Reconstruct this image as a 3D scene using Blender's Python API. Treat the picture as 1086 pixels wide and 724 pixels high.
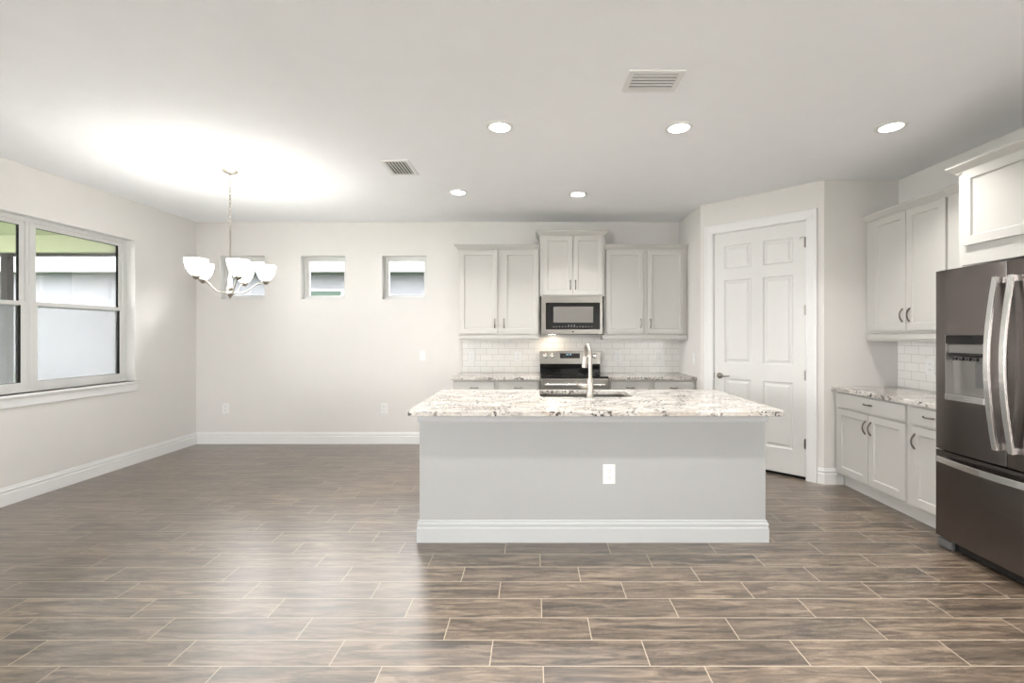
import bpy, bmesh, math, random
from mathutils import Vector, Matrix
for o in list(bpy.data.objects): bpy.data.objects.remove(o)
S = bpy.context.scene
COL = S.collection
PI = math.pi

# ------------------------------------------------------------ camera
EYE, HC, F = 1.40, 2.85, 478.0
cam = bpy.data.objects.new('camera', bpy.data.cameras.new('camera'))
COL.objects.link(cam); S.camera = cam
cam.location = (0, 0, EYE); cam.rotation_euler = (PI/2, 0, 0)
cam.data.sensor_width = 36; cam.data.lens = F/1086*36
cam.data.shift_x = -(566-543)/1086; cam.data.shift_y = -(362-355)/1086
cam.data.clip_start = 0.02

# ------------------------------------------------------------ view, sky, daylight
S.view_settings.view_transform = 'Standard'; S.view_settings.look = 'None'
S.view_settings.gamma = 1; S.view_settings.use_curve_mapping = False
S.view_settings.exposure = 0.65
W = bpy.data.worlds.new('sky'); S.world = W; W.use_nodes = True
bg = W.node_tree.nodes['Background']
bg.inputs[0].default_value = (1.0, 0.99, 0.98, 1); bg.inputs[1].default_value = 20.0

def area(name, loc, rot, sx, sy, power, color=(1, 1, 1)):
    l = bpy.data.lights.new(name, 'AREA'); l.shape = 'RECTANGLE'; l.size = sx; l.size_y = sy
    l.energy = power; l.color = color
    o = bpy.data.objects.new(name, l); COL.objects.link(o); o.location = loc; o.rotation_euler = rot
    return o
def portal(name, loc, rot, sx, sy):
    o = area(name, loc, rot, sx, sy, 1.0); o.data.cycles.is_portal = True
portal('rear_fill_opening_portal', (-3.5, -3.10, 1.06), (PI/2, 0, 0), .8, 2.08)  # guides sky light through the added opening behind the camera
portal('side_fill_opening_portal', (3.54, -1.6, 1.6), (0, PI/2, 0), 1.4, 1.7)  # for the opening added in the right wall, out of view
portal('side_fill_opening_portal', (-4.46, -1.7, 1.6), (0, -PI/2, 0), 1.4, 1.5)  # for the opening added in the left wall, out of view
portal('window_portal', (-4.50, 3.965, 1.665), (0, -PI/2, 0), 1.53, 1.89)
for sx_ in (-3.75, -2.71, -1.665): portal('window_portal', (sx_, 5.97, 2.137), (-PI/2, 0, 0), .577, .564)
CAN_POWER, BULB_POWER, SHADE_GLOW = 8.0, 0.8, 9.0

# ------------------------------------------------------------ materials
def newmat(name):
    m = bpy.data.materials.new(name); m.use_nodes = True
    return m, m.node_tree, m.node_tree.nodes['Principled BSDF']

def pm(name, col, rough=0.5, metal=0.0, spec=0.5, var=0.02, scale=6.0, bump=0.0, bscale=200.0, coat=0.0, stretch=None):
    m, t, b = newmat(name)
    b.inputs['Roughness'].default_value = rough; b.inputs['Metallic'].default_value = metal
    b.inputs['Specular IOR Level'].default_value = spec; b.inputs['Coat Weight'].default_value = coat
    tc = t.nodes.new('ShaderNodeTexCoord')
    mp = t.nodes.new('ShaderNodeMapping'); t.links.new(tc.outputs['Object'], mp.inputs[0])
    if stretch: mp.inputs['Scale'].default_value = stretch
    n = t.nodes.new('ShaderNodeTexNoise'); n.inputs['Scale'].default_value = scale; n.inputs['Detail'].default_value = 3
    t.links.new(mp.outputs[0], n.inputs['Vector'])
    r = t.nodes.new('ShaderNodeMix'); r.data_type = 'RGBA'
    r.inputs[6].default_value = tuple(max(0, c*(1-var)) for c in col) + (1,)
    r.inputs[7].default_value = tuple(min(1, c*(1+var)) for c in col) + (1,)
    t.links.new(n.outputs[0], r.inputs[0]); t.links.new(r.outputs[2], b.inputs['Base Color'])
    if bump:
        n2 = t.nodes.new('ShaderNodeTexNoise'); n2.inputs['Scale'].default_value = bscale; n2.inputs['Detail'].default_value = 2
        t.links.new(mp.outputs[0], n2.inputs['Vector'])
        bp = t.nodes.new('ShaderNodeBump'); bp.inputs['Strength'].default_value = bump; bp.inputs['Distance'].default_value = 0.002
        t.links.new(n2.outputs[0], bp.inputs['Height']); t.links.new(bp.outputs[0], b.inputs['Normal'])
    return m

def glow(name, col, strength):
    m, t, b = newmat(name)
    b.inputs['Base Color'].default_value = col + (1,)
    b.inputs['Emission Color'].default_value = col + (1,); b.inputs['Emission Strength'].default_value = strength
    return m

M = {}
M['wall'] = pm('wall_paint', (.72, .703, .68), .75, bump=.12, bscale=260, spec=.25)
M['ceiling'] = pm('ceiling_paint', (.90, .915, .94), .85, bump=.15, bscale=140, spec=.2)
M['trim'] = pm('white_trim_paint', (.78, .78, .78), .35)
M['door'] = pm('white_door_paint', (.72, .72, .705), .38)
M['cab'] = pm('cabinet_paint', (.51, .50, .475), .38, var=.01)
M['cab_edge'] = pm('cabinet_toe_paint', (.62, .61, .58), .45)
M['island'] = pm('island_paint', (.385, .392, .39), .5, bump=.05, bscale=200)
M['island_trim'] = pm('island_trim_paint', (.485, .50, .505), .4)
M['steel'] = pm('brushed_steel', (.42, .40, .38), .30, metal=1, var=.06, scale=4, stretch=(1, 1, 60))
M['fridge'] = pm('dark_stainless', (.20, .178, .17), .27, metal=1, var=.07, scale=3, stretch=(60, 60, 1))
M['fridge_side'] = pm('fridge_side_grey', (.12, .12, .12), .5)
M['silver'] = pm('polished_handle', (.86, .86, .85), .22, metal=1)
M['nickel'] = pm('brushed_nickel', (.44, .41, .37), .36, metal=1)
M['pull'] = pm('satin_nickel_pull', (.26, .24, .22), .28, metal=1)
M['black'] = pm('black_enamel', (.012, .012, .013), .2)
M['dsteel'] = pm('dispenser_steel', (.30, .29, .28), .33, metal=.85)
M['blackglass'] = pm('black_glass', (.008, .008, .009), .06)
M['mwglass'] = pm('microwave_window', (.20, .19, .18), .12)
M['gap'] = pm('gap_shade', (.03, .03, .03), .8)  # near-black painted for the shade below the door leaf
M['plate'] = pm('white_plastic', (.79, .79, .785), .35)
M['slot'] = pm('socket_slot', (.12, .12, .12), .6)
M['vinyl'] = pm('white_vinyl', (.66, .66, .645), .35)
M['bronze'] = pm('dark_bronze_aluminium', (.012, .0115, .011), .9, spec=.03)
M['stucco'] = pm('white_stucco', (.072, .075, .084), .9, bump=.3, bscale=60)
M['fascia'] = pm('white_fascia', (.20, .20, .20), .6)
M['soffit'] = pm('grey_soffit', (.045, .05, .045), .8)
M['porch'] = pm('stucco_grass_bounce_green', (.15, .165, .10), .9, bump=.3, bscale=60)  # green light bounced off the grass is painted into this colour
M['roof'] = pm('roof_shingle', (.28, .26, .24), .9, var=.25, scale=20)
M['lawn'] = pm('lawn_grass', (.05, .09, .03), .95, var=.5, scale=30)
M['bounce_ground'] = pm('bounce_ground_pale', (.72, .71, .69), .9)  # pale base of the added ground that bounces daylight indoors
M['concrete'] = pm('porch_concrete', (.26, .27, .24), .9)
M['leaf'] = pm('leaf_green', (.04, .08, .02), .8, var=.4, scale=30)
M['lamp'] = glow('lamp_diffuser', (1.0, .96, .90), 14)
M['shade'] = glow('opal_glass_shade', (1.0, .98, .95), SHADE_GLOW)
M['led'] = glow('display_digits', (.45, .75, 1.0), 1.2)

def glassmat():
    m = bpy.data.materials.new('window_glass'); m.use_nodes = True; t = m.node_tree; t.nodes.clear()
    out = t.nodes.new('ShaderNodeOutputMaterial'); mix = t.nodes.new('ShaderNodeMixShader')
    tr = t.nodes.new('ShaderNodeBsdfTransparent'); gl = t.nodes.new('ShaderNodeBsdfGlossy'); gl.inputs['Roughness'].default_value = .02
    tr.inputs[0].default_value = (.98, .98, .98, 1)
    fr = t.nodes.new('ShaderNodeFresnel'); fr.inputs[0].default_value = 1.35
    t.links.new(fr.outputs[0], mix.inputs[0]); t.links.new(tr.outputs[0], mix.inputs[1]); t.links.new(gl.outputs[0], mix.inputs[2])
    t.links.new(mix.outputs[0], out.inputs[0]); return m
M['glass'] = glassmat()
def screenmat():
    m = bpy.data.materials.new('insect_screen'); m.use_nodes = True; t = m.node_tree; t.nodes.clear()
    out = t.nodes.new('ShaderNodeOutputMaterial'); mix = t.nodes.new('ShaderNodeMixShader'); mix.inputs[0].default_value = .35
    tr = t.nodes.new('ShaderNodeBsdfTransparent'); df = t.nodes.new('ShaderNodeBsdfTranslucent'); df.inputs[0].default_value = (.088, .093, .096, 1)
    t.links.new(tr.outputs[0], mix.inputs[1]); t.links.new(df.outputs[0], mix.inputs[2]); t.links.new(mix.outputs[0], out.inputs[0]); return m
M['screen'] = screenmat()

class NB:   # tiny node-expression helper
    def __init__(s, t): s.t = t
    def m(s, op, a, b=None, c=None):
        n = s.t.nodes.new('ShaderNodeMath'); n.operation = op
        for i, v in enumerate((a, b, c)):
            if v is None: continue
            if isinstance(v, (int, float)): n.inputs[i].default_value = v
            else: s.t.links.new(v, n.inputs[i])
        return n.outputs[0]
    def xyz(s, x, y, z):
        n = s.t.nodes.new('ShaderNodeCombineXYZ')
        for i, v in enumerate((x, y, z)):
            if isinstance(v, (int, float)): n.inputs[i].default_value = v
            else: s.t.links.new(v, n.inputs[i])
        return n.outputs[0]
    def noise(s, v, scale, detail=4, rough=.5, dist=0):
        n = s.t.nodes.new('ShaderNodeTexNoise'); n.inputs['Scale'].default_value = scale
        n.inputs['Detail'].default_value = detail; n.inputs['Roughness'].default_value = rough; n.inputs['Distortion'].default_value = dist
        s.t.links.new(v, n.inputs['Vector']); return n.outputs[0]
    def ramp(s, v, stops):
        n = s.t.nodes.new('ShaderNodeValToRGB'); e = n.color_ramp.elements
        while len(e) < len(stops): e.new(.5)
        for k, (p, c) in enumerate(stops):
            e[k].position = p; e[k].color = (c + (1,)) if len(c) == 3 else c
        s.t.links.new(v, n.inputs[0]); return n.outputs[0]
    def mix(s, f, a, b, mode='MIX'):
        n = s.t.nodes.new('ShaderNodeMix'); n.data_type = 'RGBA'; n.blend_type = mode
        for i, v in ((0, f), (6, a), (7, b)):
            if isinstance(v, (int, float)): n.inputs[i].default_value = v
            elif isinstance(v, tuple): n.inputs[i].default_value = v + (1,)
            else: s.t.links.new(v, n.inputs[i])
        return n.outputs[2]

def floormat():
    m, t, b = newmat('wood_look_plank_tile'); q = NB(t)
    tc = t.nodes.new('ShaderNodeTexCoord'); sp = t.nodes.new('ShaderNodeSeparateXYZ'); t.links.new(tc.outputs['Object'], sp.inputs[0])
    x, y = sp.outputs[0], sp.outputs[1]
    L, Wd = .68, .1628
    v = q.m('DIVIDE', q.m('ADD', y, 16.28-1.743), Wd)
    row = q.m('FLOOR', v); fv = q.m('FRACT', v)
    r0 = q.m('SUBTRACT', row, 100)
    u = q.m('DIVIDE', q.m('ADD', q.m('ADD', x, 68-.04), q.m('MULTIPLY', r0, L/3)), L)
    cell = q.m('FLOOR', u); fu = q.m('FRACT', u)
    dv = q.m('MULTIPLY', q.m('MINIMUM', fv, q.m('SUBTRACT', 1.0, fv)), Wd)
    du = q.m('MULTIPLY', q.m('MINIMUM', fu, q.m('SUBTRACT', 1.0, fu)), L)
    d = q.m('MINIMUM', dv, du)
    grout = q.m('LESS_THAN', d, .0021)
    wn = t.nodes.new('ShaderNodeTexWhiteNoise'); wn.noise_dimensions = '2D'; t.links.new(q.xyz(cell, row, 0.0), wn.inputs[0])
    rnd = wn.outputs[0]
    gx = q.m('ADD', q.m('MULTIPLY', x, 1.6), q.m('MULTIPLY', rnd, 37.0))
    gy = q.m('ADD', q.m('MULTIPLY', y, 14.0), q.m('MULTIPLY', rnd, 91.0))
    n1 = q.noise(q.xyz(gx, gy, 0.0), 1.9, 8, .72, .8)
    n2 = q.noise(q.xyz(q.m('MULTIPLY', gx, 3.0), q.m('MULTIPLY', gy, 4.0), 2.0), 3.0, 4, .6)
    c = q.ramp(n1, [(.37, (.035, .022, .013)), (.45, (.135, .090, .056)), (.53, (.27, .19, .125)), (.62, (.47, .355, .25))])
    c = q.mix(.15, c, q.ramp(n2, [(.3, (.14, .10, .066)), (.7, (.36, .285, .215))]))
    k = q.m('ADD', q.m('MULTIPLY', rnd, .20), .40)
    c = q.mix(1.0, c, q.xyz(k, k, k), 'MULTIPLY')
    c = q.mix(grout, c, (.44, .36, .275))
    t.links.new(c, b.inputs['Base Color'])
    t.links.new(q.m('ADD', q.m('MULTIPLY', grout, .35), q.m('ADD', .30, q.m('MULTIPLY', n1, .14))), b.inputs['Roughness'])
    b.inputs['Specular IOR Level'].default_value = .9
    b.inputs['Coat Weight'].default_value = 1.0; b.inputs['Coat Roughness'].default_value = .40
    bp = t.nodes.new('ShaderNodeBump'); bp.inputs['Strength'].default_value = .35; bp.inputs['Distance'].default_value = .002
    t.links.new(q.m('ADD', q.m('SUBTRACT', 1.0, grout), q.m('MULTIPLY', n1, .35)), bp.inputs['Height'])
    t.links.new(bp.outputs[0], b.inputs['Normal'])
    return m
M['floor'] = floormat()

def granitemat():
    m, t, b = newmat('speckled_granite'); q = NB(t)
    tc = t.nodes.new('ShaderNodeTexCoord'); sp = t.nodes.new('ShaderNodeSeparateXYZ'); t.links.new(tc.outputs['Object'], sp.inputs[0])
    x, y, z = sp.outputs
    w = tc.outputs['Object']
    sv = q.xyz(q.m('ADD', x, q.m('MULTIPLY', y, .25)), q.m('MULTIPLY', y, 2.0), q.m('MULTIPLY', z, 1.6))
    base = q.ramp(q.noise(sv, 5, 5, .6, .6), [(.3, (.33, .31, .29)), (.46, (.54, .51, .475)), (.62, (.64, .62, .585))])
    tan = q.ramp(q.noise(sv, 3.3, 5, .6, 1.2), [(.52, (0, 0, 0)), (.66, (1, 1, 1))])
    base = q.mix(q.m('MULTIPLY', tan, .55), base, (.42, .34, .27))
    vein = q.m('ABSOLUTE', q.m('SUBTRACT', q.noise(sv, 4.2, 6, .65, 1.6), .5))
    vm = q.ramp(vein, [(.0, (1, 1, 1)), (.022, (0, 0, 0))])
    patch = q.ramp(q.noise(w, 3.2, 3, .5), [(.44, (0, 0, 0)), (.56, (1, 1, 1))])
    base = q.mix(q.m('MULTIPLY', q.m('MULTIPLY', vm, patch), .8), base, (.16, .13, .12))
    sp1 = q.ramp(q.noise(w, 46, 3, .6), [(.515, (0, 0, 0)), (.56, (1, 1, 1))])
    p2 = q.ramp(q.noise(w, 6.5, 3, .5), [(.44, (.12, .12, .12)), (.54, (1, 1, 1))])
    base = q.mix(q.m('MULTIPLY', q.m('MULTIPLY', sp1, p2), .93), base, (.045, .04, .04))
    t.links.new(base, b.inputs['Base Color'])
    b.inputs['Roughness'].default_value = .12
    return m
M['granite'] = granitemat()

def subwaymat():
    m, t, b = newmat('white_subway_tile')
    tc = t.nodes.new('ShaderNodeTexCoord'); br = t.nodes.new('ShaderNodeTexBrick')
    sp = t.nodes.new('ShaderNodeSeparateXYZ'); t.links.new(tc.outputs['Object'], sp.inputs[0]); q = NB(t)
    t.links.new(q.xyz(sp.outputs[0], sp.outputs[2], 0.0), br.inputs['Vector'])
    br.inputs['Scale'].default_value = 1; br.inputs['Brick Width'].default_value = .154; br.inputs['Row Height'].default_value = .077
    br.inputs['Mortar Size'].default_value = .0018; br.inputs['Mortar Smooth'].default_value = .2
    br.inputs['Color1'].default_value = (.80, .79, .76, 1); br.inputs['Color2'].default_value = (.84, .83, .80, 1); br.inputs['Mortar'].default_value = (.50, .48, .45, 1)
    t.links.new(br.outputs[0], b.inputs['Base Color']); b.inputs['Roughness'].default_value = .22
    bp = t.nodes.new('ShaderNodeBump'); bp.inputs['Strength'].default_value = .5; bp.inputs['Distance'].default_value = .001; bp.invert = True
    t.links.new(br.outputs[1], bp.inputs['Height']); t.links.new(bp.outputs[0], b.inputs['Normal'])
    return m
M['subway'] = subwaymat()

# ------------------------------------------------------------ mesh helpers
class MB:
    def __init__(s): s.bm = bmesh.new()
    def box(s, x0, x1, y0, y1, z0, z1, bev=0.0):
        r = bmesh.ops.create_cube(s.bm, size=1); vs = r['verts']
        for v in vs: v.co = Vector(((x0+x1)/2+v.co.x*(x1-x0), (y0+y1)/2+v.co.y*(y1-y0), (z0+z1)/2+v.co.z*(z1-z0)))
        if bev:
            es = list({e for v in vs for e in v.link_edges})
            bmesh.ops.bevel(s.bm, geom=es, offset=bev, segments=2, affect='EDGES', profile=.5)
        return s
    def prism(s, poly, z0, z1):
        a = [s.bm.verts.new((x, y, z0)) for x, y in poly]; c = [s.bm.verts.new((x, y, z1)) for x, y in poly]
        n = len(poly); s.bm.faces.new(a[::-1]); s.bm.faces.new(c)
        for i in range(n): s.bm.faces.new((a[i], a[(i+1) % n], c[(i+1) % n], c[i]))
        return s
    def lathe(s, prof, c=(0, 0, 0), seg=24, axis='z', scale=(1, 1)):
        rings = []
        for r, h in prof:
            ring = []
            for k in range(seg):
                a = 2*PI*k/seg; p = (r*math.cos(a)*scale[0], r*math.sin(a)*scale[1], h)
                if axis == 'y': p = (p[0], p[2], p[1])
                if axis == 'x': p = (p[2], p[0], p[1])
                ring.append(s.bm.verts.new(Vector(c)+Vector(p)))
            rings.append(ring)
        for i in range(len(rings)-1):
            for k in range(seg):
                s.bm.faces.new((rings[i][k], rings[i][(k+1) % seg], rings[i+1][(k+1) % seg], rings[i+1][k]))
        for ring in (rings[0], rings[-1]):
            if (ring[0].co-ring[seg//2].co).length > 1e-5: s.bm.faces.new(ring)
        return s
    def tube(s, pts, r, seg=10, rect=None, ref=(0, 0, 1)):
        pts = [Vector(p) for p in pts]; rings = []
        n = len(pts); rs = r if isinstance(r, (list, tuple)) else [r]*n
        up = Vector(ref)
        for i, p in enumerate(pts):
            d = (pts[min(i+1, n-1)]-pts[max(i-1, 0)]).normalized()
            a = d.cross(up)
            if a.length < 1e-3: a = d.cross(Vector((1, 0, 0)) if abs(d.x) < .9 else Vector((0, 1, 0)))
            a.normalize(); b = a.cross(d).normalized(); up = b
            if rect:
                w, h = rect
                ring = [s.bm.verts.new(p+a*i1*w/2+b*j1*h/2) for i1, j1 in ((-1, -1), (1, -1), (1, 1), (-1, 1))]
            else:
                ring = [s.bm.verts.new(p+(a*math.cos(2*PI*k/seg)+b*math.sin(2*PI*k/seg))*rs[i]) for k in range(seg)]
            rings.append(ring)
        m = len(rings[0])
        for i in range(n-1):
            for k in range(m): s.bm.faces.new((rings[i][k], rings[i][(k+1) % m], rings[i+1][(k+1) % m], rings[i+1][k]))
        s.bm.faces.new(rings[0]); s.bm.faces.new(rings[-1])
        return s
    def sweep(s, path, prof):   # moulding: profile (out, z) carried along an xy path with mitred corners, out = right side
        P = [Vector((x, y)) for x, y in path]; n = len(P); rings = []
        for i in range(n):
            ds = []
            if i > 0: ds.append((P[i]-P[i-1]).normalized())
            if i < n-1: ds.append((P[i+1]-P[i]).normalized())
            ns = [Vector((d.y, -d.x)) for d in ds]
            if len(ns) == 2:
                a = (ns[0]+ns[1]).normalized(); nn = a/max(.2, a.dot(ns[0]))
            else: nn = ns[0]
            rings.append([s.bm.verts.new((P[i].x+nn.x*o, P[i].y+nn.y*o, z)) for o, z in prof])
        m = len(prof)
        for i in range(n-1):
            for k in range(m): s.bm.faces.new((rings[i][k], rings[i][(k+1) % m], rings[i+1][(k+1) % m], rings[i+1][k]))
        s.bm.faces.new(rings[0]); s.bm.faces.new(rings[-1])
        return s
    def xf(s, mat): bmesh.ops.transform(s.bm, matrix=mat, verts=s.bm.verts[:]); return s
    def build(s, name, mat, parent=None, smooth=False, bevel=0.0):
        bmesh.ops.recalc_face_normals(s.bm, faces=s.bm.faces[:])
        me = bpy.data.meshes.new(name); s.bm.to_mesh(me); s.bm.free()
        me.materials.append(mat)
        o = bpy.data.objects.new(name, me); COL.objects.link(o)
        if parent: o.parent = parent
        if smooth:
            for p in me.polygons: p.use_smooth = True
            md = o.modifiers.new('split', 'EDGE_SPLIT'); md.split_angle = math.radians(40)
        if bevel:
            md = o.modifiers.new('bevel', 'BEVEL'); md.width = bevel; md.segments = 2; md.limit_method = 'ANGLE'; md.angle_limit = math.radians(40)
        return o

def tag(o, label, cat, group=None):
    o['label'] = label; o['category'] = cat
    if group: o['group'] = group
    return o
def thing(name, label, cat, loc=(0, 0, 0), rz=0.0, group=None):
    o = bpy.data.objects.new(name, None); COL.objects.link(o); o.location = loc; o.rotation_euler = (0, 0, rz)
    o.empty_display_size = .1
    return tag(o, label, cat, group)
def struct(o): o['kind'] = 'structure'; return o
def setting(name, loc=(0, 0, 0), rz=0.0):
    o = bpy.data.objects.new(name, None); COL.objects.link(o); o.location = loc; o.rotation_euler = (0, 0, rz); return struct(o)
def dup(root, label, loc, rz=0.0):
    def rec(o, par):
        c = o.copy(); COL.objects.link(c); c.parent = par
        for ch in list(o.children): rec(ch, c)
        return c
    kids = list(root.children); c = root.copy(); COL.objects.link(c)
    for k in kids: rec(k, c)
    c.location = loc; c.rotation_euler = (0, 0, rz); c['label'] = label
    return c

# ------------------------------------------------------------ room shell
XL, XR, YB, YR = -4.34, 3.425, 5.80, -3.0
XS, YD, XD, YP = 1.869, 5.05, 2.726, 4.23      # pantry: side wall x, diagonal start y, diagonal end x, pantry front wall y
struct(MB().box(XL-.15, XR+.15, YR-.15, YB+.15, -.10, 0).build('floor', M['floor']))
struct(MB().box(-9, 8, -14, YR-.16, -.10, -.03).build('rear_bounce_ground', M['bounce_ground']))  # unseen ground added to bounce daylight up onto the ceiling
struct(MB().box(XL-.15, XR+.15, YR-.15, YB+.15, HC, HC+.12).build('ceiling', M['ceiling']))

def wall_with_holes(a0, a1, z0, z1, holes):   # rects of a wall plane with rectangular holes cut out
    xs = sorted({a0, a1, *[h[0] for h in holes], *[h[1] for h in holes]})
    out = []
    for i in range(len(xs)-1):
        xa, xb = xs[i], xs[i+1]; zc = z0
        for h in sorted([h for h in holes if h[0] <= xa+1e-6 and h[1] >= xb-1e-6], key=lambda h: h[2]):
            if h[2] > zc: out.append((xa, xb, zc, h[2]))
            zc = h[3]
        if zc < z1: out.append((xa, xb, zc, z1))
    return out
WZ0, WZ1 = .90, 2.43; WY0, WY1 = 3.02, 4.91
SW = [(-4.038, -3.461), (-2.998, -2.421), (-1.954, -1.375)]; SZ0, SZ1 = 1.855, 2.419
b = MB()
for r in wall_with_holes(XL-.15, XR+.15, 0, HC, [(x0, x1, SZ0, SZ1) for x0, x1 in SW]): b.box(r[0], r[1], YB, YB+.15, r[2], r[3])
struct(b.build('wall_back', M['wall']))
b = MB()
for r in wall_with_holes(YR-.15, YB+.15, 0, HC, [(WY0, WY1, WZ0, WZ1), (-2.45, -.95, .9, 2.3)]): b.box(XL-.15, XL, r[0], r[1], r[2], r[3])  # second hole is added behind the camera to let daylight in
struct(b.build('wall_left', M['wall']))
b = MB()
for r in wall_with_holes(YR-.15, YB+.15, 0, HC, [(-2.45, -.75, .9, 2.3)]): b.box(XR, XR+.15, r[0], r[1], r[2], r[3])  # hole added out of view so daylight reaches the left wall
struct(b.build('wall_right', M['wall']))
b = MB()
for r in wall_with_holes(XL-.15, XR+.15, 0, HC, [(-3.9, -3.1, .02, 2.10)]): b.box(r[0], r[1], YR-.15, YR, r[2], r[3])  # unseen door-sized hole added as a daylight source
struct(b.build('wall_rear', M['wall']))
# pantry walls: side, diagonal (with the door opening) and front
DG = Vector((XD-XS, YP-YD)); DL = DG.length; DA = math.atan2(DG.y, DG.x)
OT0, OT1, DZ = .124*DL, .871*DL, 2.50
struct(MB().box(XS, XS+.12, YD, YB, 0, HC).build('wall_pantry_side', M['wall']))
b = MB()
for r in wall_with_holes(0, DL, 0, HC, [(OT0-.012, OT1+.012, -.001, DZ+.012)]): b.box(r[0], r[1], 0, .12, max(r[2], 0), r[3])
wd = struct(b.build('wall_pantry_diagonal', M['wall'])); wd.location = (XS, YD, 0); wd.rotation_euler = (0, 0, DA)
struct(MB().box(XD, XR, YP, YP+.12, 0, HC).build('wall_pantry_front', M['wall']))
struct(MB().box(XS+.2, XR, YB-.02, YB, 0, HC).build('wall_pantry_inner', M['wall']))

BASEP = [(0, 0), (.016, 0), (.016, .095), (.012, .102), (.012, .112), (.015, .118), (.014, .128), (.008, .133), (.008, .143), (.004, .150), (0, .150)]
struct(MB().sweep([(XL, YB-.0), (-.93, YB)], BASEP).build('baseboard_back', M['trim']))
struct(MB().sweep([(XL, YR), (XL, YB)], BASEP).build('baseboard_left', M['trim']))
struct(MB().sweep([(XS+DG.x*.955, YD+DG.y*.955), (XD, YP), (2.90, YP)], BASEP).build('baseboard_pantry', M['trim']))
struct(MB().sweep([(XR, 2.0), (XR, YR)], BASEP).build('baseboard_right', M['trim']))

# ------------------------------------------------------------ pantry door
d1 = setting('door_1', (XS, YD, 0), DA)
b = MB()
LW = OT1-OT0; TH = .035; FY = .012
px = [.115, .115+.235*LW/.886*1.08, 0, 0]
pw = (LW-.11*2-.115)/2
cols = [(OT0+.11, OT0+.11+pw), (OT1-.11-pw, OT1-.11)]
rows = [(.27, .93), (1.10, 1.99), (2.11, 2.36)]
holes = [(c0, c1, r0, r1) for c0, c1 in cols for r0, r1 in rows]
for r in wall_with_holes(OT0+.002, OT1-.002, .03, DZ, holes): b.box(r[0], r[1], FY, FY+TH, r[2], r[3])
bm = b.bm
for c0, c1, r0, r1 in holes:   # raised panels inside a sloped recess
    def ring(i, y): return [bm.verts.new(p) for p in ((c0+i, y, r0+i), (c1-i, y, r0+i), (c1-i, y, r1-i), (c0+i, y, r1-i))]
    R = [ring(0, FY), ring(.012, FY+.011), ring(.026, FY+.011), ring(.046, FY+.003)]
    for a, c in zip(R, R[1:]):
        for k in range(4): bm.faces.new((a[k], a[(k+1) % 4], c[(k+1) % 4], c[k]))
    bm.faces.new(R[-1])
    b.box(c0, c1, FY+.02, FY+TH, r0, r1)
leaf = b.build('door_leaf', M['door'], d1)
# jamb + casing
b = MB()
b.box(OT0-.012, OT0-.0005, 0, .12, 0, DZ+.012); b.box(OT1+.0005, OT1+.012, 0, .12, 0, DZ+.012); b.box(OT0-.012, OT1+.012, 0, .12, DZ+.002, DZ+.012)
b.build('jamb', M['trim'], d1)
b = MB()
CP = [(0, 0), (0, .010), (.010, .013), (.060, .017), (.075, .022), (.088, .022), (.092, .016), (.092, 0)]
# casing swept around opening: local path in x,z -> build in xy then rotate
b.sweep([(OT1+.006, 0), (OT1+.006, DZ+.006), (OT0-.006, DZ+.006), (OT0-.006, 0)], CP)
b.xf(Matrix(((1, 0, 0, 0), (0, 0, -1, 0), (0, 1, 0, 0), (0, 0, 0, 1))))
b.build('casing', M['trim'], d1)
MB().box(OT0, OT1, .02, .10, 0.001, .006).build('door_gap_shade', M['gap'], d1)  # dark strip standing in for shade in the gap under the door
for z in (.35, 1.01, 1.64, 2.29):
    h = MB().box(OT1-.012, OT1+.006, -.004, .014, z-.045, z+.045); h.lathe([(.006, -.05), (.006, .05)], (OT1+.001, -.004, z), 10)
    ho = h.build('hinge', M['pull'], d1)
    if z > 2.2: MB().tube([(OT1+.001, -.006, z+.05), (OT1-.03, -.03, z+.05), (OT1-.045, -.028, z+.035)], .004, 8).build('door_stop_pin', M['nickel'], ho)
b = MB(); HX = OT0+.065; HZ = .957
b.lathe([(.032, 0), (.032, -.006), (.026, -.012), (.012, -.016), (.011, -.05)], (HX, FY, HZ), 20, 'y')
b.tube([(HX, FY-.045, HZ), (HX+.03, FY-.05, HZ+.004), (HX+.07, FY-.047, HZ-.002), (HX+.115, FY-.04, HZ+.006)], [.010, .009, .008, .006], 10)
b.build('door_handle', M['pull'], d1, smooth=True)
MB().box(OT0-.004, OT0+.004, .004, .016, HZ-.03, HZ+.03).build('latch_plate', M['pull'], d1)

# ------------------------------------------------------------ windows
def fixed_window(n, x0, x1):
    w = setting('window_%d' % n, (x0, YB, SZ0)); ww = x1-x0; hh = SZ1-SZ0
    y = .085; f = .038
    b = MB()
    for r in wall_with_holes(0, ww, 0, hh, [(f, ww-f, f, hh-f)]): b.box(r[0], r[1], y, y+.05, r[2], r[3])
    for r in wall_with_holes(f, ww-f, f, hh-f, [(f+.022, ww-f-.022, f+.022, hh-f-.022)]): b.box(r[0], r[1], y+.014, y+.044, r[2], r[3])
    b.build('window_frame', M['vinyl'], w)
    MB().box(f+.02, ww-f-.02, y+.026, y+.030, f+.02, hh-f-.02).build('pane', M['glass'], w)
    b = MB(); t = .004
    b.box(0, t, 0, y, 0, hh); b.box(ww-t, ww, 0, y, 0, hh); b.box(t, ww-t, 0, y, 0, t); b.box(t, ww-t, 0, y, hh-t, hh)
    b.build('reveal', M['vinyl'], w)
for i, (x0, x1) in enumerate(SW): fixed_window(i+2, x0, x1)

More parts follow.
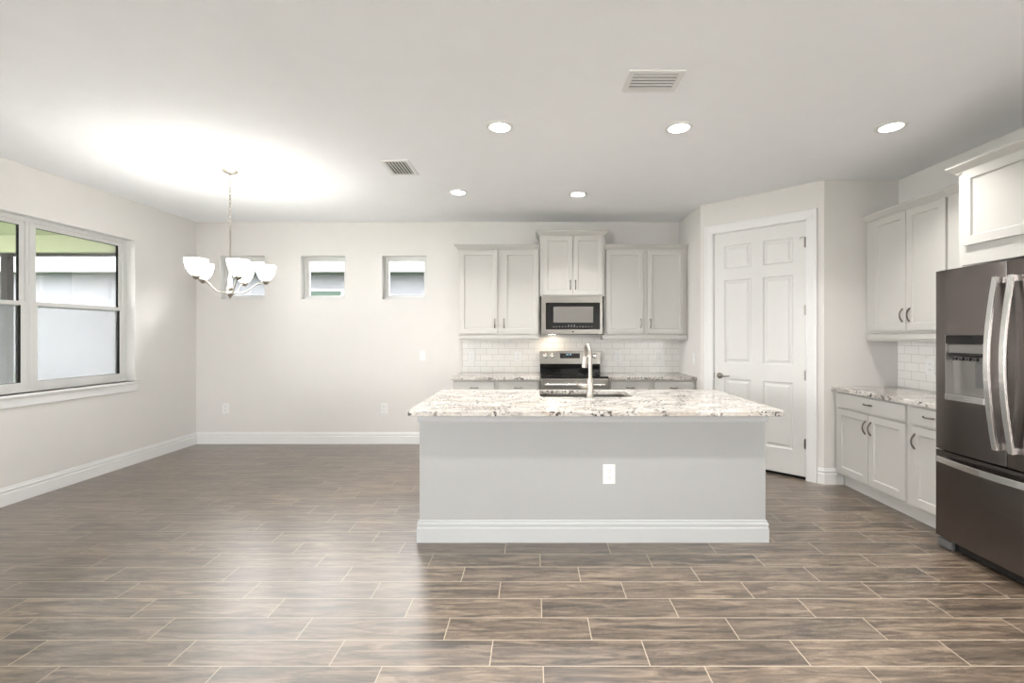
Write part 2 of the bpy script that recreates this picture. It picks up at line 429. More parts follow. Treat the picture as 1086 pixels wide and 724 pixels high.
w = setting('window_1', (XL, WY0, WZ0), 0)     # twin single-hung unit; local y runs along the wall, -x goes outdoors
LWd, LH = WY1-WY0, WZ1-WZ0
b = MB(); X0, X1 = -.135, -.095
mc = 3.967-WY0
for r in wall_with_holes(0, LWd, 0, LH, [(.04, mc-.03, .04, LH-.04), (mc+.03, LWd-.04, .04, LH-.04)]): b.box(X0, X1, r[0], r[1], r[2], r[3])
b.box(X1, X1+.008, mc-.008, mc+.008, .04, LH-.04)
b.build('window_frame', M['vinyl'], w)
mz = 1.674-WZ0
for a0, a1 in ((.04, mc-.03), (mc+.03, LWd-.04)):
    for up in (0, 1):
        z0, z1 = (mz-.02, LH-.04) if up else (.04, mz+.02)
        xx = -.128 if up else -.112
        f = .035
        b = MB()
        for r in wall_with_holes(a0, a1, z0, z1, [(a0+f, a1-f, z0+f*(1.0 if up else 1.3), z1-f)]): b.box(xx-.012, xx+.014, r[0], r[1], r[2], r[3])
        so = b.build('upper_sash' if up else 'lower_sash', M['vinyl'], w)
        b = MB(); zz0 = z0+f*(1.0 if up else 1.3)
        for r in wall_with_holes(a0+f, a1-f, zz0, z1-f, [(a0+f+.002, a1-f-.002, zz0+.002, z1-f-.002)]): b.box(xx-.014, xx+.010, r[0], r[1], r[2], r[3])
        b.build('gasket', M['bronze'], so)
        MB().box(xx-.002, xx+.002, a0+f-.005, a1-f+.005, z0+f-.005, z1-f+.005).build('pane', M['glass'], so)
    b = MB()
    for r in wall_with_holes(a0+.01, a1-.01, .05, mz, [(a0+.035, a1-.035, .075, mz-.025)]): b.box(-.148, -.140, r[0], r[1], r[2], r[3])
    sf = b.build('screen_frame', M['bronze'], w)
    MB().box(-.145, -.1435, a0+.03, a1-.03, .07, mz-.02).build('insect_screen', M['screen'], sf)
b = MB(); t = .004
b.box(-.135, 0, 0, t, 0, LH); b.box(-.135, 0, LWd-t, LWd, 0, LH); b.box(-.135, 0, t, LWd-t, LH-t, LH)
b.build('reveal', M['vinyl'], w)
MB().box(-.135, .035, -.04, LWd+.04, -.028, .0, .006).build('window_sill', M['trim'], w)
MB().box(0, .016, -.02, LWd+.02, -.105, -.028, .003).build('window_apron', M['trim'], w)

# ------------------------------------------------------------ outdoors
o = MB().box(-30, 20, -12, 30, -.16, -.11).build('lawn', M['lawn']); struct(o)
nh = thing('neighbouring_house', 'white neighbouring house with deep white eaves seen beyond the windows', 'house', (0, 0, -.11))
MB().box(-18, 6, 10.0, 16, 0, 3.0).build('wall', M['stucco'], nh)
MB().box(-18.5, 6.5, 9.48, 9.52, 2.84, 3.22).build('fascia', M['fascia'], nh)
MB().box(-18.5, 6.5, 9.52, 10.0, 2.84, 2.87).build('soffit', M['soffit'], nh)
MB().xf(Matrix()).prism([(9.44, 3.2), (13, 5.0), (16.5, 3.2)], -18.5, 6.5).xf(Matrix(((0, 0, 1, 0), (1, 0, 0, 0), (0, 1, 0, 0), (0, 0, 0, 1)))).build('roof', M['roof'], nh)
nw = MB()
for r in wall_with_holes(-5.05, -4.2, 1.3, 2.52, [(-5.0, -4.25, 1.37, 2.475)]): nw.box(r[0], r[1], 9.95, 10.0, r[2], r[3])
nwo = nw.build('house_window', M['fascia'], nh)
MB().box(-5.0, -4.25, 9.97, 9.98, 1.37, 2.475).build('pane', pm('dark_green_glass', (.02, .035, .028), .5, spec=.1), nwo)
struct(MB().box(-4.4, 3.5, -6.2, YR-.16, 2.6, 2.75).build('rear_sky_blocker', M['stucco']))  # unseen slab added outside the rear opening to cut high sky light
pc = thing('screened_porch', 'covered porch with grass-bounce green in its colour and dark screen posts outside the left window', 'porch', (-4.6, 0, -.11))
MB().box(-4.2, 0, -1.0, 6.3, 2.86, 2.95).build('ceiling_panel', M['porch'], pc)
MB().box(-4.2, 0, 6.1, 6.3, 2.63, 2.86).build('beam', M['porch'], pc)
MB().box(-4.2, 0, 6.17, 6.23, 2.59, 2.63).build('header_rail', M['bronze'], pc)
MB().box(-4.2, 0, -1.0, 6.3, .02, .08).build('slab', M['concrete'], pc)
for xx in (-2.70, -.05): MB().box(xx, xx+.09 if xx < -1 else xx+.05, 6.17, 6.25, .08, 2.59).build('post', M['bronze'], pc)
random.seed(3)
b = MB()
for k in range(260):
    a, c, r = random.uniform(0, 2*PI), random.uniform(-.2, 1), .55*random.random()**.4
    p = Vector((r*math.cos(a), r*math.sin(a)*.7, .55+.5*c*math.sqrt(max(0, 1-(r/.56)**2))))
    q = Matrix.Rotation(random.uniform(0, 6), 4, 'Z') @ Matrix.Rotation(random.uniform(-1, 1), 4, 'X')
    vs = [b.bm.verts.new(p+q.to_3x3() @ Vector(v)) for v in ((-.06, 0, 0), (0, -.03, .01), (.06, 0, 0), (0, .03, .01))]
    b.bm.faces.new(vs)
b.lathe([(.03, 0), (.025, .5)], (0, 0, 0), 8)
sh = b.build('garden_shrub', M['leaf']); sh.location = (-10.95, 9.2, -.11)
tag(sh, 'green leafy shrub at the foot of the white house outside', 'shrub')

# ------------------------------------------------------------ cabinets
def shaker(w, h, t=.02, fr=.057):
    b = MB()
    for r in wall_with_holes(0, w, 0, h, [(fr, w-fr, fr, h-fr)]): b.box(r[0], r[1], -t, 0, r[2], r[3])
    bm = b.bm
    def ring(i, y): return [bm.verts.new(p) for p in ((fr+i, y, fr+i), (w-fr-i, y, fr+i), (w-fr-i, y, h-fr-i), (fr+i, y, h-fr-i))]
    R = [ring(0, -t+.001), ring(.006, -t+.011)]
    for k in range(4): bm.faces.new((R[0][k], R[0][(k+1) % 4], R[1][(k+1) % 4], R[1][k]))
    bm.faces.new(R[1]); b.box(fr, w-fr, -t+.013, -.001, fr, h-fr)
    return b
def pull(b, x, z, L=.10, vertical=True, y=-.02):
    pts = []
    for k in range(13):
        u = k/12; a = (u-.5)*L; out = y-.028*math.sin(PI*u)**.7
        pts.append((x, out, z+a) if vertical else (x+a, out, z))
    rs = [.0072-.002*math.sin(PI*k/12) for k in range(13)]
    b.tube(pts, rs, 8, ref=(1, 0, 0))
    for sgn in (-.5, .5):
        c = (x, y, z+sgn*L) if vertical else (x+sgn*L, y, z)
        b.lathe([(.008, 0), (.007, -.006)], c, 10, 'y')
    return b
def add_door(root, x0, x1, z0, z1, hx=None, hz=None, fr=.057):
    d = shaker(x1-x0, z1-z0, fr=fr).xf(Matrix.Translation((x0, -.001, z0))).build('door', M['cab'], root)
    if hx is not None: pull(MB(), hx, hz, .105).build('handle', M['pull'], d, smooth=True)
def add_drawer(root, x0, x1, z0, z1, hl=.10):
    d = MB().box(x0, x1, -.021, -.001, z0, z1, .0025).build('drawer', M['cab'], root)
    pull(MB(), (x0+x1)/2, (z0+z1)/2+.004, hl, False).build('handle', M['pull'], d, smooth=True)
CROWN = [(0, 0), (.010, 0), (.014, .010), (.020, .016), (.044, .040), (.050, .046), (.050, .058), (0, .058)]
RAILP = [(-.018, 0), (.010, 0), (.010, .012), (.018, .020), (.018, .058), (-.018, .058)]
def wall_cab(label, x, y, rz, w, dep, z0, z1, doors, hz, crown=None, rail=None, name='wall_cabinet', doorz=None):
    root = thing(name, label, 'cabinet', (x, y, 0), rz, 'painted wall cabinets')
    MB().box(0, w, 0, dep, z0, z1).build('body', M['cab'], root)
    dz = doorz or (z0+.014, z1-.02)
    for x0, x1, hx in doors: add_door(root, x0, x1, dz[0], dz[1], hx, hz, .12 if len(doors) == 1 else .057)
    if crown: MB().sweep(crown, [(o, z+z1-.012) for o, z in CROWN]).build('crown_moulding', M['cab'], root)
    if rail: MB().sweep(rail, [(o, z+z0-.062) for o, z in RAILP]).build('light_rail', M['cab'], root)
    return root
UD = YB-5.47-.001
wall_cab('tall pale grey double-door wall cabinet left of the microwave', -.908, 5.47, 0, .982, UD, 1.40, 2.445,
         [(.012, .468, .437), (.529, .966, .548)], 1.54, [(0, UD), (0, 0), (.980, 0)], [(0.02, UD), (.02, 0), (.978, 0)])
wall_cab('tall pale grey double-door wall cabinet right of the microwave beside pantry wall', .852, 5.47, 0, 1.013, UD, 1.40, 2.445,
         [(.025, .471, .444), (.524, .974, .560)], 1.54, [(0.0, 0), (1.012, 0)], [(-.004, UD*.5), (-.004, 0), (1.010, 0)])
MDp = YB-5.42-.001
wall_cab('short raised double-door wall cabinet directly above the microwave', .077, 5.42, 0, .772, MDp, 1.865, 2.605,
         [(.033, .390, .362), (.397, .750, .423)], 2.0, [(0, MDp), (0, 0), (.772, 0), (.772, MDp)])
# right wall uppers (local x runs towards the camera)
RU = XR-3.12-.001
wall_cab('pale grey double-door wall cabinet on the right wall over the corner worktop', 3.12, 4.224, -PI/2, .838, RU, 1.41, 2.455,
         [(.094, .468, .435), (.474, .830, .507)], 1.565, [(0, 0), (.838, 0)], [(.03, 0), (.838, 0)], doorz=(1.44, 2.437))
wall_cab('narrow single-door wall cabinet tucked between corner wall cabinet and refrigerator', 3.12, 3.384, -PI/2, .325, RU, 1.41, 2.455,
         [(.012, .312, .04)], 1.565, [(0, 0), (.325, 0)], [(0, 0), (.325, 0)], doorz=(1.44, 2.437))
FU = XR-2.885-.001
wall_cab('deep wall cabinet mounted above the refrigerator', 2.885, 3.058, -PI/2, 1.02, FU, 1.866, 2.495,
         [(.045, .507, .48), (.513, .975, .54)], 2.06, [(0, .20), (0, 0), (1.02, 0)], doorz=(1.993, 2.487))

def base_cab(label, x, y, rz, w, dep, drawers, doors, toe=.075):
    root = thing('base_cabinet', label, 'cabinet', (x, y, 0), rz, 'painted base cabinets')
    MB().box(0, w, 0, dep, .115, .882).build('body', M['cab'], root)
    MB().box(0, w, toe, dep, 0, .115).build('toe_kick', M['cab_edge'], root)
    for x0, x1, z0, z1 in drawers: add_drawer(root, x0, x1, z0, z1, .085)
    for x0, x1, z0, z1, hx, hz in doors: add_door(root, x0, x1, z0, z1, hx, hz)
    return root
BD = YB-5.19-.001
base_cab('pale grey base cabinet left of the range', -.928, 5.19, 0, 1.0, BD,
         [(.018, .474, .72, .864), (.526, .978, .72, .864)], [(.018, .474, .14, .70, .44, .62), (.526, .978, .14, .70, .56, .62)])
base_cab('pale grey base cabinet right of the range', .862, 5.19, 0, 1.005, BD,
         [(.022, .470, .72, .864), (.521, .971, .72, .864)], [(.022, .470, .14, .70, .44, .62), (.521, .971, .14, .70, .56, .62)])
RB = XR-2.83-.001
base_cab('pale grey double-door base cabinet with wide drawer against the pantry wall', 2.83, 4.224, -PI/2, .843, RB,
         [(.05, .812, .744, .866)], [(.05, .432, .14, .725, .405, .615), (.437, .812, .14, .725, .467, .615)])
base_cab('pale grey single-door base cabinet partly hidden by the refrigerator', 2.83, 3.380, -PI/2, .330, RB,
         [(.028, .318, .744, .866)], [(.028, .318, .14, .725, .055, .615)])

# ------------------------------------------------------------ worktops
def rounded(x0, x1, y0, y1, rr):
    P = []
    for (cx, cy, a0, r) in ((x1-rr[1], y0+rr[1], -90, rr[1]), (x1-rr[2], y1-rr[2], 0, rr[2]), (x0+rr[3], y1-rr[3], 90, rr[3]), (x0+rr[0], y0+rr[0], 180, rr[0])):
        n = 8 if r > .005 else 1
        for k in range(n+1 if n > 1 else 1):
            a = math.radians(a0+(90*k/n if n > 1 else 0)); P.append((cx+r*math.cos(a), cy+r*math.sin(a)))
    return P
def slab(outer, hole, z0, z1, name):
    bm = bmesh.new(); es = []
    for loop in ([outer, hole] if hole else [outer]):
        vs = [bm.verts.new((x, y, z0)) for x, y in loop]
        es += [bm.edges.new((vs[i], vs[(i+1) % len(vs)])) for i in range(len(vs))]
    bmesh.ops.triangle_fill(bm, use_beauty=True, use_dissolve=False, edges=es)
    r = bmesh.ops.extrude_face_region(bm, geom=bm.faces[:])
    for v in [g for g in r['geom'] if isinstance(g, bmesh.types.BMVert)]: v.co.z = z1
    bmesh.ops.dissolve_limit(bm, angle_limit=.01, verts=bm.verts[:], edges=bm.edges[:])
    b = MB(); b.bm.free(); b.bm = bm
    return b.build(name, M['granite'], bevel=.004)
IC = slab(rounded(-.815, 1.612, 2.862, 4.016, (.05, .05, .02, .02)), rounded(.05, .785, 3.535, 3.935, (.05,)*4), .882, .914, 'island_countertop')
tag(IC, 'long speckled granite countertop lying on the grey kitchen island', 'countertop')
o = slab([(-.944, 5.15), (.072, 5.15), (.072, YB-.002), (-.944, YB-.002)], None, .8825, .917, 'countertop'); tag(o, 'speckled granite countertop section left of the range', 'countertop', 'granite worktops along the walls')
o = slab([(.858, 5.15), (XS-.001, 5.15), (XS-.001, YB-.002), (.858, YB-.002)], None, .8825, .917, 'countertop'); tag(o, 'speckled granite countertop section between range and pantry side wall', 'countertop', 'granite worktops along the walls')
o = slab([(2.789, 3.052), (XR-.002, 3.052), (XR-.002, YP-.001), (2.789, YP-.001)], None, .8825, .917, 'countertop'); tag(o, 'speckled granite countertop on the right wall cabinets beside the refrigerator', 'countertop', 'granite worktops along the walls')

# tile splashbacks
for nm, ln, loc, rz in (('wall_backsplash_back', XS+.915, (-.915, YB, .9175), 0), ('wall_backsplash_right', YP-3.06, (XR, YP, .9175), -PI/2)):
    o = struct(MB().box(0, ln-.001, -.009, 0, 0, .45).build(nm, M['subway'])); o.location = loc; o.rotation_euler = (0, 0, rz)
tr = struct(MB().box(-.919, -.915, YB-.011, YB, .9175, 1.366).build('trim_1', M['cab_edge']))

# ------------------------------------------------------------ island
isl = thing('kitchen_island', 'grey painted kitchen island standing in the middle of the floor', 'kitchen island', (0, 0, 0))
IX0, IX1, IY0, IY1 = -.773, 1.570, 3.052, 3.975
b = MB()
for r in ((IX0, IX1, IY0, IY0+.02), (IX0, IX1, IY1-.02, IY1), (IX0, IX0+.02, IY0+.02, IY1-.02), (IX1-.02, IX1, IY0+.02, IY1-.02)): b.box(*r, 0, .882)
b.build('body', M['island'], isl)
loop = [(IX0, IY1), (IX0, IY0), (IX1, IY0), (IX1, IY1)]
MB().sweep(loop, [(0, .812), (.010, .812), (.012, .822), (.014, .881), (0, .881)]).build('apron_trim', M['island_trim'], isl)
MB().sweep(loop, BASEP).build('baseboard', M['island_trim'], isl)

# sink + faucet
sk = thing('kitchen_sink', 'undermount stainless steel sink sunk in the island countertop', 'sink', (0, 0, 0))
b = MB(); x0, x1, y0, y1 = .04, .795, 3.525, 3.945
for r in ((x0, x1, y0, y0+.006), (x0, x1, y1-.006, y1), (x0, x0+.006, y0, y1), (x1-.006, x1, y0, y1)): b.box(*r, .66, .881)
b.box(x0, x1, y0, y1, .654, .66)
b.build('basin', M['steel'], sk, bevel=.002)
MB().lathe([(.045, .661), (.045, .664), (.03, .663), (.0, .662)], (.42, 3.74, 0), 20).build('drain', M['silver'], sk, smooth=True)
fc = thing('faucet', 'tall brushed nickel gooseneck faucet rising behind the island sink', 'faucet', (.435, 3.462, .914))
b = MB(); b.lathe([(.030, 0), (.030, .006), (.026, .012), (.024, .05), (.0235, .13), (.020, .145), (.0165, .16)], (0, 0, 0), 20)
b.tube([(0, 0, .15), (0, 0, .30)]+[(-.022*(1-math.cos(a))/2, .085*(1-math.cos(a)), .31+.095*math.sin(a)) for a in [PI*k/12 for k in range(13)]], .0155, 14)
b.build('neck', M['nickel'], fc, smooth=True)
b = MB(); b.tube([(-.022, .17, .312), (-.022, .171, .29), (-.023, .174, .26), (-.024, .178, .225)], [.0155, .019, .021, .024], 14)
b.build('spray_head', M['nickel'], fc, smooth=True)
b = MB(); b.tube([(-.015, 0, .085), (-.06, -.002, .088), (-.075, -.003, .092)], [.017, .016, .012], 12)
b.tube([(-.068, -.003, .09), (-.10, -.008, .105), (-.118, -.01, .128)], [.008, .006, .005], 8)
b.build('lever', M['nickel'], fc, smooth=True)

# ------------------------------------------------------------ range
rg = thing('electric_range', 'stainless steel electric range with black cooktop set between base cabinets', 'range', (.078, 5.14, 0))
RW, RD = .774, YB-5.14-.012
b = MB(); b.box(0, RW, .02, RD, .10, .905); b.box(.03, RW-.03, .06, RD, 0, .10); b.build('body', M['steel'], rg)
b = MB(); b.box(0, RW, -.012, RD-.05, .905, .926, .004); b.build('cooktop', M['blackglass'], rg)
for cx, cy, r in ((.20, .16, .10), (.58, .16, .08), (.20, .42, .075), (.58, .42, .10)):
    MB().lathe([(r, .9262), (r, .9266), (r-.004, .9266), (r-.004, .9262)], (cx, cy, 0), 32).build('burner_ring', pm('burner_print', (.08, .08, .08), .4) if 'burner_print' not in bpy.data.materials else bpy.data.materials['burner_print'], rg)
b = MB(); b.box(.004, RW-.008, RD-.055, RD-.002, .926, 1.035); b.build('backguard_panel', M['blackglass'], rg)
b = MB()
b.prism([(RD-.085, 1.035), (RD-.002, 1.035), (RD-.002, 1.196), (RD-.06, 1.196), (RD-.075, 1.19)], .0, RW-.006)
b.xf(Matrix(((0, 0, 1, 0), (1, 0, 0, 0), (0, 1, 0, 0), (0, 0, 0, 1))))
cp = b.build('control_panel', M['steel'], rg)
MB().box(.255, .505, RD-.0865, RD-.07, 1.105, 1.168).build('display', M['blackglass'], cp)
for dx in (.335, .350, .372, .387):
    b = MB(); x_, y_, z_ = dx, (RD-.0875, RD-.0865), 1.145
    b.prism([(0, 0), (.008, 0), (.008, .0135), (0, .0135), (0, .0115), (.006, .0115), (.006, .002), (0, .002)], y_[0], y_[1])
    b.xf(Matrix(((1, 0, 0, x_), (0, 0, 1, 0), (0, 1, 0, z_), (0, 0, 0, 1)))).build('display_digit', M['led'], cp)
for kx in (.072, .155, .60, .695):
    b = MB().lathe([(.030, 0), (.029, -.006), (.022, -.010), (.020, -.030), (.017, -.033)], (kx, RD-.083, 1.135), 20, 'y')
    b.box(kx-.003, kx+.003, RD-.122, RD-.112, 1.118, 1.152); b.build('knob', M['silver'], rg, smooth=True)
od = MB().box(.008, RW-.008, -.022, .02, .26, .890, .004).build('oven_door', M['steel'], rg)
MB().box(.06, RW-.06, -.0235, -.020, .33, .775).build('oven_window', M['blackglass'], od)
b = MB().tube([(.05, -.072, .838), (RW-.05, -.072, .838)], .013, 14)
for xx in (.07, RW-.07): b.box(xx-.012, xx+.012, -.066, -.018, .828, .848)
b.build('oven_handle', M['silver'], od, smooth=True)
MB().box(.008, RW-.008, -.020, .02, .105, .25, .004).build('storage_drawer', M['steel'], rg)

# ------------------------------------------------------------ microwave
mw = thing('microwave', 'built-in stainless microwave hanging over the range', 'microwave', (.090, 5.385, 1.412))
mwd = YB-5.385-.012
MB().box(0, .73, .02, mwd, 0, .447).build('body', M['fridge_side'], mw)
b = MB()
for r in wall_with_holes(0, .73, .0, .447, [(.055, .70, .052, .372)]): b.box(r[0], r[1], -.022, .02, r[2], r[3])
dr = b.build('door', M['steel'], mw)
MB().box(.055, .70, -.014, .018, .052, .372).build('door_glass', M['blackglass'], dr)
MB().box(.145, .62, -.0155, -.0135, .135, .325).build('viewing_window', M['mwglass'], dr)
KP = pm('key_print', (.30, .30, .30), .5)
for k in range(14): MB().box(.14+k*.035, .155+k*.035, -.0150, -.0138, .082, .088).build('touch_key', KP, dr)
for k in range(3): MB().box(.32+k*.035, .335+k*.035, -.0150, -.0138, .097, .106).build('touch_key', KP, dr)
MB().lathe([(.009, 0), (.009, -.002)], (.38, -.021, .026), 16, 'y').build('door_badge', M['black'], dr)
MB().box(.03, .70, .05, .25, -.006, 0).build('under_grille', M['black'], mw)
MB().box(.10, .18, .26, .31, -.0075, -.005).build('task_lamp', M['lamp'], mw)
pl = bpy.data.lights.new('range_task_light', 'AREA'); pl.size = .10; pl.energy = .45; pl.color = (1, .72, .42)
po = bpy.data.objects.new('range_task_light', pl); COL.objects.link(po); po.parent = mw; po.location = (.13, .22, -.015)

# ------------------------------------------------------------ refrigerator
fr = thing('refrigerator', 'dark stainless french-door refrigerator with ice dispenser standing against the right wall', 'refrigerator', (2.676, 3.014, 0), -PI/2)
FW = .91; FD = XR-2.676-.03; GAP = .003
MB().box(.004, FW-.004, .065, FD, .03, 1.805).build('cabinet_body', M['fridge_side'], fr)
def arc_y(x, xa, xb, bul=.014): u = (x-xa)/(xb-xa)*2-1; return bul*u*u*u*u*.6+bul*u*u*.4
def door_piece(b, x0, x1, z0, z1, xa, xb, y1=.058):
    n = 10; P = [(x0+(x1-x0)*k/n, arc_y(x0+(x1-x0)*k/n, xa, xb)) for k in range(n+1)]
    b.prism(P+[(x1, y1), (x0, y1)], z0, z1)
ZT, ZM = 1.822, .650
HX0, HX1, HZ0, HZ1 = .078, .345, .985, 1.398
b = MB(); xa, xb = 0, .4535
door_piece(b, xa, HX0, ZM, ZT, xa, xb); door_piece(b, HX1, xb, ZM, ZT, xa, xb)
door_piece(b, HX0, HX1, ZM, HZ0, xa, xb); door_piece(b, HX0, HX1, HZ1, ZT, xa, xb)
fd = b.build('door', M['fridge'], fr)
b = MB(); door_piece(b, .4565, FW, ZM, ZT, .4565, FW); fd2 = b.build('door', M['fridge'], fr)
b = MB(); door_piece(b, 0, FW, .075, ZM-.010, 0, FW); fz = b.build('freezer_drawer', M['fridge'], fr)
MB().box(.004, FW-.004, .0585, .065, .06, 1.80).build('door_gasket', M['black'], fr)
MB().box(.02, FW-.02, .05, .10, .01, .075).build('kick_grille', M['black'], fr)
MB().box(.0, .10, .02, .12, .0, .062, .012).build('foot', M['fridge_side'], fr)
MB().box(FW-.10, FW, .02, .12, .0, .062, .012).build('foot', M['fridge_side'], fr)
MB().box(.02, .12, .02, .16, 1.806, 1.826, .004).build('hinge_cover', M['fridge_side'], fr)
MB().box(FW-.12, FW-.02, .02, .16, 1.806, 1.826, .004).build('hinge_cover', M['fridge_side'], fr)
# dispenser
dp = MB()
dp.box(HX0, HX1, .052, .058, HZ0, HZ1); dp.box(HX0, HX0+.006, .004, .052, HZ0, HZ1); dp.box(HX1-.006, HX1, .004, .052, HZ0, HZ1)
dpo = dp.build('dispenser', M['dsteel'], fd)
MB().box(HX0+.006, HX1-.006, .000, .05, HZ1-.052, HZ1, .003).build('control_strip', M['blackglass'], dpo)
MB().box(HX0+.006, HX1-.006, .020, .05, HZ1-.115, HZ1-.055, .004).build('chute_housing', M['dsteel'], dpo)
b = MB().box(HX0+.02, HX1-.03, .008, .05, HZ1-.135, HZ1-.112, .008)
for k in range(4): b.lathe([(.016, 0), (.013, -.02)], (HX0+.05+k*.045, .022, HZ1-.14), 12)
b.build('nozzle_block', M['black'], dpo)
MB().box(HX0+.165, HX0+.215, .036, .05, HZ0+.09, HZ1-.165, .004).build('paddle', M['fridge_side'], dpo)
MB().box(HX0+.004, HX1-.004, -.004, .05, HZ0-.004, HZ0+.036, .004).build('drip_tray', M['silver'], dpo)
def bowed(b, x, z0, z1, out, w=.030, t=.016, base=0.0):
    pts = []
    for k in range(21):
        u = k/20; pts.append((x, base-.018-out*math.sin(PI*u), z0+(z1-z0)*u))
    b.tube(pts, 0, rect=(w, t), ref=(0, 1, 0))
    for z in (z0+.02, z1-.02): b.box(x-w/2+.003, x+w/2-.003, base-.022, base+.012, z-.018, z+.018)
b = MB(); bowed(b, .420, .735, 1.735, .052); b.build('handle', M['silver'], fd, bevel=.003)
b = MB(); bowed(b, .508, .735, 1.735, .052); b.build('handle', M['silver'], fd2, bevel=.003)
b = MB(); pts = [(.045+(FW-.09)*k/20, -.016-.045*math.sin(PI*k/20), .588) for k in range(21)]
b.tube(pts, 0, rect=(.014, .040), ref=(0, 0, 1))
for xx in (.06, FW-.06): b.box(xx-.015, xx+.015, -.022, .014, .575, .601)
b.build('handle', M['silver'], fz, bevel=.003)

# ------------------------------------------------------------ outlets and switches
def outlet(label, loc, rz, s=1.0):
    t = thing('wall_outlet', label, 'outlet', loc, rz, 'white duplex outlets')
    p = MB().box(-.038*s, .038*s, -.006, 0, -.060*s, .060*s, .002).build('cover_plate', M['plate'], t)
    for sg in (-1, 1):
        so = MB().lathe([(.0165*s, -.006), (.0165*s, -.008)], (0, 0, sg*.022*s), 20, 'y').build('socket', M['plate'], t)
        b = MB(); b.box(-.008*s, -.0055*s, -.0086, -.0076, sg*.022*s-.001, sg*.022*s+.008)
        b.box(.0055*s, .008*s, -.0086, -.0076, sg*.022*s-.001, sg*.022*s+.007)
        b.lathe([(.0028*s, -.0076), (.0028*s, -.0086)], (0, 0, sg*.022*s-.008), 8, 'y'); b.build('slot', M['slot'], so)
    return t
o1 = outlet('white duplex outlet in the front face of the grey island', (.510, IY0, .459), 0, 1.1)
def P(px, py, D): s = F/D; return ((px-566)/s, EYE-(py-355)/s)
for px, py, lab in ((407.5, 433, 'white outlet low on back wall nearest the island'), (239.5, 433, 'white outlet low on back wall near the left corner')):
    X, Z = P(px, py, YB); dup(o1, lab, (X, YB, Z))
for px, lab in ((500.5, 'white outlet at the left end of the tile backsplash'), (549.5, 'white outlet in tile backsplash just left of the range'),
                (655, 'white outlet in tile backsplash just right of the range'), (699.5, 'white outlet in tile backsplash nearest the pantry side wall')):
    X, Z = P(px, 378, YB); dup(o1, lab, (X, YB-.009, Z))
dup(o1, 'white outlet in the right wall backsplash beside the refrigerator', (XR-.009, F*(XR-.009)/(987-566), EYE-(389-355)/(421/3.416)), -PI/2)
def switch(label, loc, rz):
    t = thing('light_switch', label, 'light switch', loc, rz, 'white rocker switches')
    MB().box(-.038, .038, -.006, 0, -.062, .062, .002).build('cover_plate', M['plate'], t)
    MB().box(-.017, .017, -.0095, -.005, -.034, .034, .0015).build('rocker', M['plate'], t)
    return t
X, Z = P(448.6, 377, YB)
s1 = switch('white rocker switch on the back wall left of the backsplash', (X, YB, Z), 0)
dup(s1, 'white rocker switch on the pantry side wall right of the backsplash', (XS, F*XS/(736.5-566), EYE-(380-355)/91.2), -PI/2)

# ------------------------------------------------------------ ceiling fittings
def can(label, x, y):
    t = thing('recessed_light', label, 'ceiling light', (x, y, HC), 0, 'recessed ceiling lights')
    MB().lathe([(.094, 0), (.094, -.005), (.082, -.011), (.070, -.009), (.070, 0)], (0, 0, 0), 36).build('trim_ring', M['trim'], t, smooth=True)
    MB().lathe([(.070, -.003), (.070, -.007), (.0, -.0085)], (0, 0, 0), 32).build('diffuser', M['lamp'], t, smooth=True)
    l = bpy.data.lights.new('can_lamp', 'AREA'); l.shape = 'DISK'; l.size = .13; l.energy = CAN_POWER; l.color = (1, .97, .93); l.spread = math.radians(108)
    o = bpy.data.objects.new('can_lamp', l); COL.objects.link(o); o.parent = t; o.location = (0, 0, -.014)
    return t
c1 = can('recessed light in the left of the front row on the ceiling', -.236, 3.137)
for lab, x, y in (('recessed light in the middle of the front row, beside the large air vent', 1.015, 3.15),
                  ('recessed light on the right of the front row, nearest the refrigerator', 2.487, 3.137),
                  ('small recessed light in the rear row, left of the microwave', -.766, 4.575),
                  ('small recessed light in the rear row, above the range', .456, 4.64)): dup(c1, lab, (x, y, HC))
for lab, x in (('recessed light nearest the camera on the left', -.236), ('recessed light nearest the camera in the middle', 1.015), ('recessed light nearest the camera on the right', 2.487)):
    dup(c1, lab, (x, 1.70, HC))
def vent(label, x0, x1, y0, y1, along_x, nsl):
    t = thing('ceiling_vent', label, 'air vent', ((x0+x1)/2, (y0+y1)/2, HC), 0, 'white ceiling air vents')
    w, d = (x1-x0)/2, (y1-y0)/2; f = .03; b = MB()
    for r in wall_with_holes(-w, w, -d, d, [(-w+f, w-f, -d+f, d-f)]): b.box(r[0], r[1], r[2], r[3], -.008, 0)
    b.build('vent_frame', M['trim'], t)
    MB().box(-w+f, w-f, -d+f, d-f, -.002, -.0005).build('duct_opening', pm('duct_grey', (.22, .22, .215), .8) if 'duct_grey' not in bpy.data.materials else bpy.data.materials['duct_grey'], t)
    for k in range(nsl):
        u = (k+.5)/nsl; b = MB()
        if along_x:
            c = -d+f+(2*d-2*f)*u; hw = (2*d-2*f)/nsl*.42
            b.box(-w+f, w-f, -hw, hw, -.0008, .0008).xf(Matrix.Translation((0, c, -.008)) @ Matrix.Rotation(.12, 4, 'X'))
        else:
            c = -w+f+(2*w-2*f)*u; hw = (2*w-2*f)/nsl*.36
            b.box(-hw, hw, -d+f, d-f, -.0008, .0008).xf(Matrix.Translation((c, 0, -.008)) @ Matrix.Rotation(.5, 4, 'Y'))
        b.build('vane', M['trim'], t)
vent('large white air vent in the ceiling above the island', .525, .835, 2.465, 2.68, True, 5)
vent('small white air vent in the ceiling between chandelier and recessed lights', -1.285, -1.04, 3.73, 4.08, False, 7)

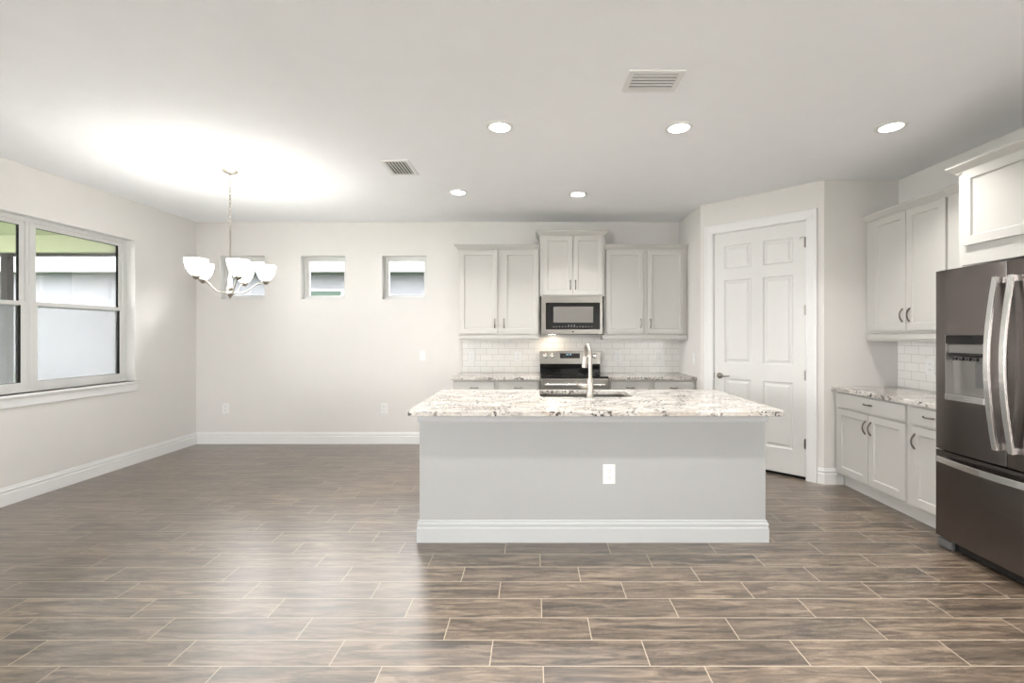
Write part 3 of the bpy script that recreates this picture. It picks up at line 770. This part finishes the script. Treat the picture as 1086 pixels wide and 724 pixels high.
# ------------------------------------------------------------ chandelier
ch = thing('chandelier', 'five-arm nickel chandelier with glowing glass shades hanging by the left windows', 'chandelier', (-2.683, 3.983, HC))
MB().lathe([(.062, 0), (.062, -.008), (.050, -.020), (.020, -.026), (.012, -.040), (.0, -.044)], (0, 0, 0), 28).build('canopy', M['nickel'], ch, smooth=True)
b = MB(); z = -.045; k = 0
while z > -.53:
    L = .042; a = []
    for q in range(13):
        u = 2*PI*q/12; px_, pz_ = .008*math.cos(u), (L/2)*math.sin(u)
        a.append((px_, 0, z-L/2+pz_) if k % 2 == 0 else (0, px_, z-L/2+pz_))
    b.tube(a, .0028, 6, ref=(0, 1, 0) if k % 2 == 0 else (1, 0, 0)); z -= .034; k += 1
b.build('chain', M['nickel'], ch, smooth=True)
MB().lathe([(.004, -.53), (.008, -.55), (.008, -.94), (.016, -.95), (.018, -1.02), (.024, -1.03), (.024, -1.05), (.016, -1.06), (.030, -1.075), (.032, -1.09), (.014, -1.105), (.009, -1.12), (.0, -1.128)], (0, 0, 0), 20).build('stem', M['nickel'], ch, smooth=True)
for k in range(5):
    a = math.radians(-116+72*k); ca, sa = math.cos(a), math.sin(a)
    prof = [(.02, -1.075), (.07, -1.082), (.12, -1.065), (.165, -1.025), (.205, -.990), (.245, -.982), (.27, -.975)]
    pts = []
    for i in range(len(prof)-1):
        p0, p1, p2, p3 = prof[max(i-1, 0)], prof[i], prof[i+1], prof[min(i+2, len(prof)-1)]
        for j in range(4):
            u = j/4
            pts.append(tuple(.5*((2*p1[c])+(-p0[c]+p2[c])*u+(2*p0[c]-5*p1[c]+4*p2[c]-p3[c])*u*u+(-p0[c]+3*p1[c]-3*p2[c]+p3[c])*u**3) for c in (0, 1)))
    pts.append(prof[-1])
    arm = MB().tube([(r*ca, r*sa, z) for r, z in pts], .0055, 8).build('arm', M['nickel'], ch, smooth=True)
    cx, cy = .27*ca, .27*sa
    MB().lathe([(.010, -.990), (.018, -.985), (.034, -.966), (.030, -.955), (.012, -.952)], (cx, cy, 0), 18).build('cup', M['nickel'], arm, smooth=True)
    sp_ = [(.026, -.957), (.050, -.935), (.068, -.900), (.078, -.860), (.083, -.820), (.080, -.820), (.075, -.860), (.065, -.898), (.047, -.931), (.0, -.951)]
    MB().lathe(sp_, (cx, cy, 0), 28).build('shade', M['shade'], arm, smooth=True)
    l = bpy.data.lights.new('bulb', 'POINT'); l.energy = BULB_POWER; l.color = (1, .98, .95); l.shadow_soft_size = .045
    o = bpy.data.objects.new('bulb', l); COL.objects.link(o); o.parent = arm; o.location = (cx, cy, -.80)
